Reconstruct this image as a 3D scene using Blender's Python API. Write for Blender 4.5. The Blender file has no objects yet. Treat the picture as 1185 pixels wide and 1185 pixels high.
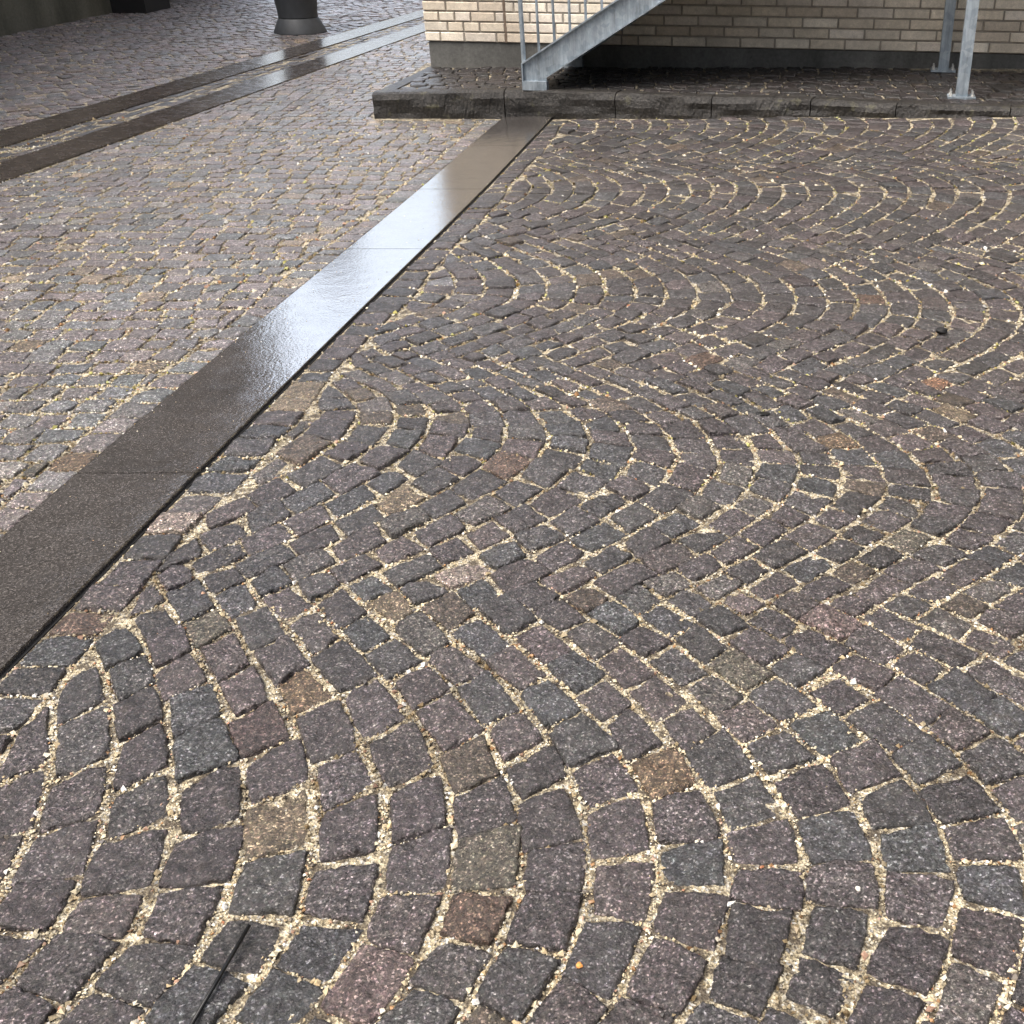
import bpy, bmesh, math, random
import numpy as np
from mathutils import Vector, Matrix, Euler

random.seed(7)
rng = np.random.default_rng(11)
scn = bpy.context.scene
col = scn.collection
R = math.radians

# ------------------------------------------------------------------ helpers
def tag(o, label=None, cat=None, group=None, kind=None):
    if label: o['label'] = label
    if cat: o['category'] = cat
    if group: o['group'] = group
    if kind: o['kind'] = kind
    return o

def empty(name, loc, rz=0.0, label=None, cat=None, group=None):
    o = bpy.data.objects.new(name, None)
    o.empty_display_size = 0.2
    o.location = loc
    o.rotation_euler = (0, 0, rz)
    col.objects.link(o)
    return tag(o, label, cat, group)

def np_mesh(name, co, loops, counts, mat, colattr=None, smooth=False, parent=None):
    """mesh from flat numpy arrays"""
    me = bpy.data.meshes.new(name)
    co = np.asarray(co, dtype=np.float32)
    loops = np.asarray(loops, dtype=np.int32).ravel()
    counts = np.asarray(counts, dtype=np.int32).ravel()
    me.vertices.add(len(co)); me.vertices.foreach_set('co', co.ravel())
    me.loops.add(len(loops)); me.loops.foreach_set('vertex_index', loops)
    me.polygons.add(len(counts))
    starts = np.concatenate([[0], np.cumsum(counts)[:-1]]).astype(np.int32)
    me.polygons.foreach_set('loop_start', starts)
    me.polygons.foreach_set('use_smooth', np.full(len(counts), smooth, dtype=bool))
    if colattr is not None:
        a = me.color_attributes.new('tint', 'FLOAT_COLOR', 'POINT')
        c = np.ones((len(co), 4), dtype=np.float32); c[:, :colattr.shape[1]] = colattr
        a.data.foreach_set('color', c.ravel())
    me.update(calc_edges=True)
    me.validate()
    o = bpy.data.objects.new(name, me)
    col.objects.link(o)
    if mat: me.materials.append(mat)
    if parent: o.parent = parent
    return o

def obj_bm(name, bm, mat, parent=None, smooth=False, bevel=0.0):
    if bevel > 0:
        es = [e for e in bm.edges if len(e.link_faces) == 2 and e.calc_face_angle(0) > 0.5]
        bmesh.ops.bevel(bm, geom=es, offset=bevel, segments=2, affect='EDGES', profile=0.5)
    bmesh.ops.recalc_face_normals(bm, faces=bm.faces)
    me = bpy.data.meshes.new(name)
    bm.to_mesh(me); bm.free()
    if smooth:
        for p in me.polygons: p.use_smooth = True
    o = bpy.data.objects.new(name, me)
    col.objects.link(o)
    if mat: me.materials.append(mat)
    if parent: o.parent = parent
    return o

def bm_box(bm, x0, x1, y0, y1, z0, z1):
    vs = [bm.verts.new(p) for p in ((x0,y0,z0),(x1,y0,z0),(x1,y1,z0),(x0,y1,z0),
                                    (x0,y0,z1),(x1,y0,z1),(x1,y1,z1),(x0,y1,z1))]
    for f in ((0,3,2,1),(4,5,6,7),(0,1,5,4),(1,2,6,5),(2,3,7,6),(3,0,4,7)):
        bm.faces.new([vs[i] for i in f])
    return vs

def bm_prism(bm, pts, y0, y1):
    """polygon in the xz plane extruded along y"""
    a = [bm.verts.new((x, y0, z)) for x, z in pts]
    b = [bm.verts.new((x, y1, z)) for x, z in pts]
    n = len(pts)
    bm.faces.new(a); bm.faces.new(b[::-1])
    for i in range(n):
        bm.faces.new((a[i], b[i], b[(i+1) % n], a[(i+1) % n]))

def bm_tube(bm, p, q, r, n=10):
    p = Vector(p); q = Vector(q); d = (q - p).normalized()
    u = d.orthogonal().normalized(); v = d.cross(u)
    A = []; B = []
    for i in range(n):
        a = 2*math.pi*i/n; w = (u*math.cos(a) + v*math.sin(a))*r
        A.append(bm.verts.new(p+w)); B.append(bm.verts.new(q+w))
    for i in range(n):
        bm.faces.new((A[i], A[(i+1) % n], B[(i+1) % n], B[i]))
    bm.faces.new(A[::-1]); bm.faces.new(B)

def bm_lathe(bm, prof, n=48):
    rings = []
    for r, z in prof:
        rings.append([bm.verts.new((r*math.cos(2*math.pi*i/n), r*math.sin(2*math.pi*i/n), z)) for i in range(n)])
    for a, b in zip(rings, rings[1:]):
        for i in range(n):
            bm.faces.new((a[i], a[(i+1) % n], b[(i+1) % n], b[i]))
    bm.faces.new(rings[0][::-1]); bm.faces.new(rings[-1])

# ------------------------------------------------------------------ materials
class NT:
    def __init__(self, name):
        self.m = bpy.data.materials.new(name); self.m.use_nodes = True
        self.t = self.m.node_tree; self.n = self.t.nodes; self.l = self.t.links
        self.b = self.n['Principled BSDF']
        g = self.n.new('ShaderNodeNewGeometry'); self.pos = g.outputs['Position']
    def noise(self, scale, detail=3, rough=0.55, vec=None, dist=0.0):
        x = self.n.new('ShaderNodeTexNoise'); x.inputs['Scale'].default_value = scale
        x.inputs['Detail'].default_value = detail; x.inputs['Roughness'].default_value = rough
        x.inputs['Distortion'].default_value = dist
        self.l.new(vec or self.pos, x.inputs['Vector']); return x.outputs['Fac']
    def voro(self, scale, out='Color', vec=None, feature='F1'):
        x = self.n.new('ShaderNodeTexVoronoi'); x.feature = feature; x.inputs['Scale'].default_value = scale
        self.l.new(vec or self.pos, x.inputs['Vector']); return x.outputs[out]
    def ramp(self, fac, stops, interp='LINEAR'):
        x = self.n.new('ShaderNodeValToRGB'); x.color_ramp.interpolation = interp
        e = x.color_ramp.elements
        while len(e) < len(stops): e.new(0.5)
        for k, (p, c) in enumerate(stops):
            e[k].position = p
            e[k].color = (c, c, c, 1) if isinstance(c, (int, float)) else (*c, 1)
        self.l.new(fac, x.inputs['Fac']); return x.outputs['Color']
    def mix(self, fac, a, b, mode='MIX'):
        x = self.n.new('ShaderNodeMix'); x.data_type = 'RGBA'; x.blend_type = mode
        for sock, v in ((x.inputs['Factor'], fac), (x.inputs['A'], a), (x.inputs['B'], b)):
            if isinstance(v, (int, float)): sock.default_value = v if sock.name == 'Factor' else (v, v, v, 1)
            elif isinstance(v, tuple): sock.default_value = (*v, 1)
            else: self.l.new(v, sock)
        return x.outputs['Result']
    def attr(self, name='tint'):
        x = self.n.new('ShaderNodeAttribute'); x.attribute_name = name; self.alpha = x.outputs['Alpha']; return x.outputs['Color']
    def sep(self, c):
        x = self.n.new('ShaderNodeSeparateColor'); self.l.new(c, x.inputs[0]); return x.outputs
    def math(self, op, a, b=None):
        x = self.n.new('ShaderNodeMath'); x.operation = op
        for i, v in enumerate((a, b)):
            if v is None: continue
            if isinstance(v, (int, float)): x.inputs[i].default_value = v
            else: self.l.new(v, x.inputs[i])
        return x.outputs[0]
    def scaled(self, sx, sy, sz, rz=0.0):
        x = self.n.new('ShaderNodeMapping'); x.inputs['Scale'].default_value = (sx, sy, sz)
        x.inputs['Rotation'].default_value = (0, 0, rz)
        self.l.new(self.pos, x.inputs['Vector']); return x.outputs['Vector']
    def bump(self, h, strength, dist, prev=None):
        x = self.n.new('ShaderNodeBump'); x.inputs['Strength'].default_value = strength
        x.inputs['Distance'].default_value = dist
        self.l.new(h, x.inputs['Height'])
        if prev: self.l.new(prev, x.inputs['Normal'])
        return x.outputs['Normal']
    def set(self, base=None, rough=None, normal=None, spec=None, ior=None, metal=None, coat=None, coatr=None):
        B = self.b.inputs
        for k, v in (('Base Color', base), ('Roughness', rough), ('Normal', normal), ('Specular IOR Level', spec),
                     ('IOR', ior), ('Metallic', metal), ('Coat Weight', coat), ('Coat Roughness', coatr)):
            if v is None: continue
            if isinstance(v, (int, float)): B[k].default_value = v
            elif isinstance(v, tuple): B[k].default_value = (*v, 1)
            else: self.l.new(v, B[k])
        return self.m

def granite_sett():
    t = NT('granite_sett')
    c = t.attr()
    g1 = t.ramp(t.noise(120, 5, 0.78), [(0.33, 0.10), (0.44, 0.55), (0.53, 1.05), (0.60, 1.9), (0.72, 4.2)])
    g1b = t.ramp(t.noise(62, 6, 0.8), [(0.33, 0.22), (0.45, 0.7), (0.55, 1.1), (0.64, 2.0), (0.75, 3.2)])
    kind = t.ramp(t.alpha, [(0.35, 0.0), (0.75, 1.0)])
    g1 = t.mix(kind, g1, g1b)
    g2 = t.ramp(t.sep(t.voro(330))[0], [(0.0, 0.35), (0.5, 0.9), (0.86, 1.25), (0.96, 4.2)])
    big = t.ramp(t.noise(26, 5, 0.65), [(0.3, 0.62), (0.7, 1.36)])
    x = t.mix(1.0, c, g1, 'MULTIPLY'); x = t.mix(0.85, x, g2, 'MULTIPLY'); x = t.mix(1.0, x, big, 'MULTIPLY')
    x = t.mix(0.10, x, t.mix(1.0, x, t.voro(160), 'MULTIPLY'))
    rust = t.ramp(t.noise(9, 3, 0.6), [(0.62, 0.0), (0.8, 0.25)])
    x = t.mix(rust, x, (0.085, 0.062, 0.042))
    worn = t.ramp(t.alpha, [(0.0, 0.12), (0.5, 0.0), (1.0, -0.0)])
    ro = t.ramp(t.noise(60, 3), [(0.3, 0.32), (0.7, 0.55)])
    ro = t.math('SUBTRACT', ro, t.sep(worn)[0])
    nb = t.bump(t.noise(170, 5, 0.75), 1.0, 0.0042)
    nb = t.bump(t.noise(48, 4, 0.65), 0.8, 0.009, nb)
    return t.set(base=x, rough=ro, normal=nb, spec=0.5)

def gravel_bed():
    t = NT('gravel_bed')
    v = t.sep(t.voro(210))
    c = t.ramp(v[0], [(0.0, (0.10, 0.08, 0.05)), (0.18, (0.34, 0.28, 0.18)), (0.45, (0.56, 0.48, 0.32)),
                      (0.8, (0.64, 0.57, 0.42)), (0.96, (0.75, 0.73, 0.66))])
    patch = t.ramp(t.noise(9, 3, 0.6), [(0.3, 0.5), (0.6, 0.8)])
    c = t.mix(1.0, c, patch, 'MULTIPLY')
    soil = t.ramp(t.noise(34, 4, 0.7), [(0.42, 1.0), (0.56, 0.0)])
    c = t.mix(soil, c, (0.075, 0.060, 0.042))
    nb = t.bump(t.voro(210, 'Distance'), 1.0, 0.005)
    return t.set(base=c, rough=0.7, normal=nb, spec=0.35)

def gravel_grain():
    t = NT('gravel_grain')
    x = t.mix(1.0, t.attr(), t.ramp(t.noise(500, 2), [(0.3, 0.75), (0.7, 1.2)]), 'MULTIPLY')
    return t.set(base=x, rough=0.5, spec=0.45)

def polished_granite(name, base, dark=0.55, r0=0.07, r1=0.2):
    t = NT(name)
    s = t.ramp(t.sep(t.voro(380))[0], [(0.0, 0.45), (0.55, 0.95), (0.9, 1.25), (0.975, 2.0)])
    n = t.ramp(t.noise(170, 3, 0.7), [(0.35, 0.6), (0.65, 1.35)])
    b = t.ramp(t.noise(2.2, 4, 0.6), [(0.3, 0.75), (0.7, 1.2)])
    x = t.mix(1.0, base, s, 'MULTIPLY'); x = t.mix(1.0, x, n, 'MULTIPLY'); x = t.mix(1.0, x, b, 'MULTIPLY')
    ro = t.ramp(t.noise(14, 4, 0.65), [(0.35, r0), (0.7, r1)])
    nb = t.bump(t.noise(95, 3, 0.6), 0.26, 0.0025)
    nb = t.bump(t.noise(16, 2), 0.12, 0.006, nb)
    t.l.new(nb, t.b.inputs['Coat Normal'])
    return t.set(base=x, rough=ro, normal=nb, ior=1.6, coat=0.4, coatr=0.06)

def rough_granite(name, base):
    t = NT(name)
    g = t.ramp(t.noise(80, 5, 0.8), [(0.34, 0.2), (0.5, 0.8), (0.58, 1.8), (0.70, 4.5)])
    b = t.ramp(t.noise(6, 5, 0.65), [(0.3, 0.5), (0.7, 1.3)])
    x = t.mix(1.0, base, g, 'MULTIPLY'); x = t.mix(1.0, x, b, 'MULTIPLY')
    lich = t.ramp(t.noise(11, 5, 0.7), [(0.58, 0.0), (0.70, 0.6)])
    x = t.mix(lich, x, (0.11, 0.105, 0.06))
    nb = t.bump(t.noise(60, 5, 0.7), 0.9, 0.012)
    return t.set(base=x, rough=0.5, normal=nb)

def brick_mat():
    t = NT('cream_brick')
    x = t.mix(1.0, t.attr(), t.ramp(t.noise(28, 5, 0.7), [(0.25, 0.78), (0.75, 1.15)]), 'MULTIPLY')
    x = t.mix(1.0, x, t.ramp(t.noise(160, 2, 0.6), [(0.3, 0.86), (0.7, 1.1)]), 'MULTIPLY')
    x = t.mix(1.0, x, t.ramp(t.noise(2.6, 6, 0.7), [(0.32, 0.74), (0.62, 1.04)]), 'MULTIPLY')
    nb = t.bump(t.noise(120, 4, 0.7), 0.5, 0.004)
    return t.set(base=x, rough=0.85, normal=nb, spec=0.25)

def plain(name, base, rough=0.8, nscale=20, lo=0.75, hi=1.2, bump=0.3, bscale=90, spec=0.3, metal=0.0):
    t = NT(name)
    x = t.mix(1.0, base, t.ramp(t.noise(nscale, 5, 0.65), [(0.3, lo), (0.7, hi)]), 'MULTIPLY')
    nb = t.bump(t.noise(bscale, 4, 0.6), bump, 0.003)
    return t.set(base=x, rough=rough, normal=nb, spec=spec, metal=metal)

def concrete(name, a, b, s=3.0):
    t = NT(name)
    streak = t.noise(1.0, 6, 0.65, t.scaled(2.6, 2.6, 0.7))
    x = t.ramp(streak, [(0.32, a), (0.68, b)])
    x = t.mix(1.0, x, t.ramp(t.noise(45, 4, 0.7), [(0.3, 0.75), (0.7, 1.2)]), 'MULTIPLY')
    nb = t.bump(t.noise(70, 4, 0.65), 0.4, 0.004)
    return t.set(base=x, rough=0.75, normal=nb, spec=0.3)

def galvanized():
    t = NT('galvanized_steel')
    sp = t.sep(t.voro(34))[0]
    x = t.ramp(sp, [(0.0, (0.25, 0.30, 0.345)), (1.0, (0.345, 0.395, 0.44))])
    st = t.ramp(t.noise(1.0, 6, 0.7, t.scaled(26, 26, 4)), [(0.35, 0.62), (0.65, 1.2)])
    x = t.mix(1.0, x, st, 'MULTIPLY')
    ro = t.ramp(t.noise(25, 4), [(0.3, 0.38), (0.7, 0.6)])
    return t.set(base=x, rough=ro, metal=0.45, normal=t.bump(t.noise(60, 3), 0.12, 0.002))

M_sett = granite_sett()
M_bed = gravel_bed()
M_grain = gravel_grain()
M_strip = polished_granite('wet_granite_slab', (0.055, 0.050, 0.047))
M_slab2 = polished_granite('wet_brown_slab', (0.055, 0.045, 0.039), r0=0.16, r1=0.34)
M_gapshade = plain('black_joint_shadow', (0.008, 0.008, 0.008), 0.6)
M_kerb = rough_granite('rough_kerb_granite', (0.019, 0.017, 0.015))
M_brick = brick_mat()
M_mortar = plain('mortar', (0.30, 0.27, 0.23), 0.9)
M_seal = plain('brown_sealant', (0.16, 0.12, 0.09), 0.7)
M_plinth = concrete('plinth_concrete', (0.055, 0.055, 0.052), (0.15, 0.15, 0.142))
M_dark = concrete('dark_concrete', (0.05, 0.052, 0.042), (0.12, 0.12, 0.10))
M_pier = plain('black_render', (0.012, 0.012, 0.013), 0.6)
M_galv = galvanized()
M_bolt = plain('zinc_bolt', (0.6, 0.6, 0.58), 0.35, metal=0.6)
M_col = plain('dark_painted_steel', (0.036, 0.041, 0.048), 0.6, 8, 0.7, 1.3, 0.15, 60, 0.5)
M_soffit = plain('grey_soffit', (0.025, 0.025, 0.025), 0.8)
M_roof = plain('roof_felt', (0.05, 0.05, 0.05), 0.9)
M_black = plain('black_plastic', (0.006, 0.006, 0.006), 0.4)

# ------------------------------------------------------------------ terrain
KERB = [(-1.913, 7.504), (-0.942, 7.482), (-0.344, 7.289), (0.131, 7.094), (0.823, 6.911), (1.295, 6.698),
        (1.90, 6.497), (3.2, 6.10), (4.6, 5.65)]
KX = np.array([k[0] for k in KERB]); KY = np.array([k[1] for k in KERB])
def ykerb(x): return np.interp(x, KX, KY)
def zplat(x): return 0.15 + 0.022*(np.clip(x, -2.4, 5.0) + 1.76)
def zg(x, y):
    """height of the paved ground: flat, rising towards the kerb on the right"""
    x = np.asarray(x, dtype=float); y = np.asarray(y, dtype=float)
    A = 0.068*np.clip(x + 0.90, 0, 4.4)
    yk = ykerb(x)
    t = np.clip((y - 3.4)/(yk - 3.4), 0, 1)
    s = t*t*(1.6 - 0.6*t)
    und = 0.006*np.sin(x*1.7 + 0.4)*np.sin(y*1.25 + 1.0)*np.clip((yk - y)/1.5, 0, 1)
    return A*s + und

def strip_r(y): return -1.309 + 0.0975*(y - 1.729)
def strip_l(y): return -1.568 + 0.0945*(y - 2.197)
def s2_b(y): return -3.403 + 0.147*(y - 5.728)
def s2_t(y): return -4.093 + 0.168*(y - 7.045)

def ground_sheet():
    gx = np.unique(np.concatenate([[-600, -200, -60, -25, -15], np.arange(-9, 5.01, 0.12), [8, 15, 40, 150, 600]]))
    gy = np.unique(np.concatenate([[-600, -150, -30, -8, -3], np.arange(-1.0, 9.0, 0.12), [10, 12, 15, 20, 30, 60, 200, 700]]))
    X, Y = np.meshgrid(gx, gy)
    Z = zg(X, Y) - 0.0085
    co = np.stack([X.ravel(), Y.ravel(), Z.ravel()], 1)
    nx = len(gx); ny = len(gy)
    i, j = np.meshgrid(np.arange(nx-1), np.arange(ny-1))
    a = (j*nx + i).ravel()
    q = np.stack([a, a+1, a+1+nx, a+nx], 1)
    o = np_mesh('ground', co, q, np.full(len(q), 4), M_bed, smooth=True)
    return tag(o, kind='structure')
ground_sheet()

# ------------------------------------------------------------------ setts
PALETTE = [((0.090, 0.079, 0.082), 36), ((0.083, 0.081, 0.083), 26), ((0.077, 0.081, 0.086), 14),
           ((0.104, 0.088, 0.088), 12), ((0.068, 0.064, 0.065), 9), ((0.118, 0.110, 0.104), 4),
           ((0.110, 0.088, 0.066), 2.2), ((0.145, 0.115, 0.085), 0.6)]
PC = np.array([p[0] for p in PALETTE]); PW = np.array([p[1] for p in PALETTE], float); PW /= PW.sum()

def stone_cols(M, mult=1.0):
    c = PC[rng.choice(len(PC), M, p=PW)]
    c = c*0.8 + c.mean(1, keepdims=True)*np.array([1.06, .975, .965])*0.2
    c = c*np.array([1.03, .985, .965])
    return c*rng.uniform(0.78, 1.2, (M, 1))*rng.uniform(0.985, 1.015, (M, 3))*mult*0.55

def stones_mesh(Q, gap, N, zfun, cols, zj=0.0028, rough=0.0016):
    """Q (M,4,2) corner quads; gap (M,2) gaps in s and t; returns verts, faces, colours"""
    M = len(Q)
    inner = np.linspace(-0.88, 0.88, max(N-6, 2)) if N > 6 else np.linspace(-0.8, 0.8, N-4)
    if N > 6:
        P = np.concatenate([[-1, -0.985, -0.95], inner, [0.95, 0.985, 1]])
        H = np.concatenate([[-0.035, -0.0052, -0.0013], np.zeros(len(inner)), [-0.0013, -0.0052, -0.035]])
    else:
        P = np.concatenate([[-1, -0.95], inner, [0.95, 1]])
        H = np.concatenate([[-0.035, -0.0048], np.zeros(len(inner)), [-0.0048, -0.035]])
    n = len(P)
    S, T = np.meshgrid(P, P, indexing='ij'); S = S.ravel()[None]; T = T.ravel()[None]
    h = np.minimum(H[:, None], H[None, :]).ravel()[None]
    rnd = lambda lo, hi: rng.uniform(lo, hi, (M, 1))
    c = rnd(0.02, 0.14)
    s = S*np.sqrt(1 - c*T*T*np.abs(S)); t = T*np.sqrt(1 - c*S*S*np.abs(T))
    def wob(u):
        return (rnd(-.045, .045)*np.sin(2.2*u + rnd(0, 6.3)) + rnd(-.03, .03)*np.sin(5.0*u + rnd(0, 6.3))
                + rnd(-.016, .016)*np.sin(9.5*u + rnd(0, 6.3)))
    wsp, wsn, wtp, wtn = wob(T), wob(T), wob(S), wob(S)
    s = s*(1 + np.where(S > 0, wsp, wsn)*np.abs(S)); t = t*(1 + np.where(T > 0, wtp, wtn)*np.abs(T))
    ls = 0.5*(np.linalg.norm(Q[:, 1]-Q[:, 0], axis=1) + np.linalg.norm(Q[:, 2]-Q[:, 3], axis=1))
    lt = 0.5*(np.linalg.norm(Q[:, 3]-Q[:, 0], axis=1) + np.linalg.norm(Q[:, 2]-Q[:, 1], axis=1))
    s = s*np.clip(1 - gap[:, 0]/np.maximum(ls, .02), .4, 1)[:, None]
    t = t*np.clip(1 - gap[:, 1]/np.maximum(lt, .02), .4, 1)[:, None]
    a = ((1-s)*(1-t)/4)[..., None]; b = ((1+s)*(1-t)/4)[..., None]
    d = ((1+s)*(1+t)/4)[..., None]; e = ((1-s)*(1+t)/4)[..., None]
    XY = a*Q[:, None, 0] + b*Q[:, None, 1] + d*Q[:, None, 2] + e*Q[:, None, 3]
    rim = ((np.maximum(np.abs(S), np.abs(T)) > 0.94)*1.0)[..., None]
    XY = XY + rng.normal(0, .0011, XY.shape)*rim
    z = zfun(XY[..., 0], XY[..., 1])
    z = z + np.clip(rng.normal(0, zj, (M, 1)), -.004, .009) + rng.normal(0, zj*.55, (M, 1))*S + rng.normal(0, zj*.55, (M, 1))*T
    dome = -0.0014*(S**4 + T**4)
    low = (rnd(.3, 1.4)*rough*np.sin(3.1*S + 2*T + rnd(0, 6.3)) + rnd(0, 1)*rough*np.sin(2.3*T - 3.7*S + rnd(0, 6.3))
           + rnd(0, 1)*rough*0.6*np.sin(7*T + 3*S + rnd(0, 6.3)))
    fine = rng.normal(0, rough*0.45, z.shape)*(np.abs(h) < 0.02)
    z = z + h + dome + low + fine
    co = np.concatenate([XY, z[..., None]], 2).reshape(-1, 3)
    i, j = np.meshgrid(np.arange(n-1), np.arange(n-1), indexing='ij')
    q0 = (i*n + j).ravel()
    q = np.stack([q0, q0+n, q0+n+1, q0+1], 1)
    F = (q[None] + (np.arange(M)*n*n)[:, None, None]).reshape(-1, 4)
    C = np.repeat(np.concatenate([cols, rng.uniform(0, 1, (M, 1))], 1), n*n, axis=0)
    return co, F, C

GRAIN_EDGES = []   # (quad edges that get loose gravel)

def pave(name, Q, gap, cols, zfun, cy_lod=(3.0, 5.2), zj=0.0028, grains=True, kind='structure', yref=None):
    Q = np.asarray(Q, float); cols = np.asarray(cols)
    gap = np.asarray(gap, float)
    # orientation: make all quads counter-clockwise
    ar = 0.5*((Q[:, 2, 0]-Q[:, 0, 0])*(Q[:, 3, 1]-Q[:, 1, 1]) - (Q[:, 3, 0]-Q[:, 1, 0])*(Q[:, 2, 1]-Q[:, 0, 1]))
    mx = np.maximum(np.linalg.norm(Q[:, 2]-Q[:, 0], axis=1), np.linalg.norm(Q[:, 3]-Q[:, 1], axis=1))
    keep = (np.abs(ar) > 0.0024) & (np.abs(ar)/mx > 0.034)
    Q, gap, cols, ar = Q[keep], gap[keep], cols[keep], ar[keep]
    fl = ar < 0
    Q[fl] = Q[fl][:, [1, 0, 3, 2]]
    cy = Q[:, :, 1].mean(1)
    cos, Fs, Cs = [], [], []; off = 0
    for lo, hi, N, rg in ((-99, cy_lod[0], 19, .0023), (cy_lod[0], cy_lod[1], 12, .0019), (cy_lod[1], 999, 7, .0014)):
        m = (cy >= lo) & (cy < hi)
        if not m.any(): continue
        co, F, C = stones_mesh(Q[m], gap[m], N, zfun, cols[m], zj, rg)
        cos.append(co); Fs.append(F + off); Cs.append(C); off += len(co)
    co = np.concatenate(cos); F = np.concatenate(Fs); C = np.concatenate(Cs)
    o = np_mesh(name, co, F, np.full(len(F), 4), M_sett, C, smooth=True)
    tag(o, kind=kind)
    if grains: GRAIN_EDGES.append((Q, gap))
    return o

# special coloured stones seen in the photo (ground positions)
SPECIAL = []
def apply_special(Q, cols):
    cen = np.asarray(Q).mean(1)
    for (x, y), c in SPECIAL:
        k = np.argmin(np.hypot(cen[:, 0]-x, cen[:, 1]-y))
        if np.hypot(*(cen[k]-(x, y))) < 0.13: cols[k] = np.array(c)*0.46 + np.mean(c)*0.14
    return cols
BROWN = (0.165, 0.105, 0.055); RUST = (0.125, 0.075, 0.050); TAN = (0.20, 0.145, 0.085)
PINK = (0.28, 0.215, 0.175); ROSE = (0.17, 0.115, 0.105); ORANGE = (0.24, 0.12, 0.06)
GREYISH = (0.17, 0.165, 0.17); OLIVE = (0.125, 0.105, 0.075)
SPECIAL = [((-0.045, 1.462), BROWN), ((-0.334, 1.142), RUST), ((-0.383, 1.037), ROSE), ((-0.662, 1.335), TAN),
           ((-0.469, 2.097), PINK), ((-0.618, 1.935), TAN), ((-0.705, 2.459), TAN), ((-1.125, 3.10), TAN),
           ((-1.137, 3.011), TAN), ((0.827, 3.201), ORANGE), ((0.786, 3.884), RUST), ((-1.192, 2.296), PINK),
           ((0.152, 1.729), OLIVE), ((-0.459, 2.577), RUST), ((0.511, 2.745), BROWN), ((-0.915, 4.10), GREYISH),
           ((0.859, 2.999), TAN), ((-0.316, 1.261), OLIVE), ((0.539, 2.239), OLIVE), ((-1.228, 1.882), RUST),
           ((-0.751, 1.671), BROWN), ((-0.702, 1.59), (0.085, 0.055, 0.05)), ((-1.001, 1.922), OLIVE),
           ((0.164, 2.013), (0.16, 0.12, 0.115)), ((0.07, 3.395), RUST), ((0.319, 1.928), ROSE)]

# ---- the fan field right of the granite strip: segmental arches bulging to the right
P_ = 0.114; H_ = 0.68
APEX = {-3: (-2.85, 0.05), -2: (-1.48, 0.05), -1: (-0.11, 0.05), 0: (1.26, 0.06), 1: (2.62, -0.17), 2: (3.95, -0.08), 3: (5.43, -0.14),
        4: (6.83, -0.27), 5: (8.15, -0.27), 6: (9.5, -0.27)}
def yap(n, x): a, b = APEX[n]; return a + b*np.clip(x, -2.5, 2.6)
def cusp(n, x): return 0.5*(yap(n, x) + yap(n+1, x)) + (0.06 if n == 0 else 0.0)
V0 = 0.86                                     # the limbs run straight at 45 degrees beyond this fraction of the half width
def Ft(v):                                    # tangent of the course angle
    return np.sign(v)*np.sin(np.clip(np.abs(v)/V0, 0, 1)*math.pi/2)
def F(v):
    a = np.abs(v); k = V0*2/math.pi
    return np.where(a < V0, k*(1 - np.cos(np.clip(a, 0, V0)/V0*math.pi/2)), k + a - V0)
def warp(x, y):
    return (x + 0.012*np.sin(3.1*y + 1.7*x) + 0.008*np.sin(6.3*x - 2.2*y + 1),
            y + 0.012*np.sin(2.7*x - 1.9*y + 2) + 0.008*np.sin(5.9*y + 2.3*x))
XT = H_*float(F(np.array(1.0)))
def arcpt(n, j, v):
    x0 = j*P_
    x = x0 - H_*F(v)
    xt = x0 - XT
    yc = yap(n, xt)
    y = np.where(v >= 0, yc + v*(cusp(n, xt) - yc), yc - v*(cusp(n-1, xt) - yc))
    x, y = warp(x, y)
    return np.array([x, y])
def inner(v):
    t = Ft(v); return v - (P_/H_)*t/(1 + t*t)
VS = np.linspace(-1, 1, 401)
SS = np.concatenate([[0], np.cumsum(np.hypot(1, 0.5*(Ft(VS[1:]) + Ft(VS[:-1])))*np.diff(VS))])

def fan_field(j0, j1, bands):
    Q, G = [], []
    for n in bands:
        for j in range(j0, j1):
            m = rng.choice([14, 15, 15, 16])
            w = 1.0 + rng.uniform(-0.15, 0.15, m)
            u = np.concatenate([[0], np.cumsum(w)]); u = u/u[-1]*SS[-1]
            u = np.interp(u, SS, VS)
            inn = inner(u)
            out_p = [arcpt(n, j+1, a) for a in u]; in_p = [arcpt(n, j, a) for a in inn]
            for k in range(m):
                Q.append([in_p[k], out_p[k], out_p[k+1], in_p[k+1]])
                G.append((np.clip(rng.lognormal(-4.72, .38), .0045, .019), np.clip(rng.lognormal(-5.15, .42), .0042, .014)))
            # the diamond stone at the seam towards the next band
            if n+1 in bands:
                b_in = arcpt(n+1, j, inner(np.array(-1.0)))
                Q.append([in_p[-1], out_p[-1], b_in, arcpt(n, j, np.array(1.0))])
                G.append((rng.uniform(0.005, 0.011), rng.uniform(0.004, 0.010)))
    return np.array(Q), np.array(G)

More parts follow.
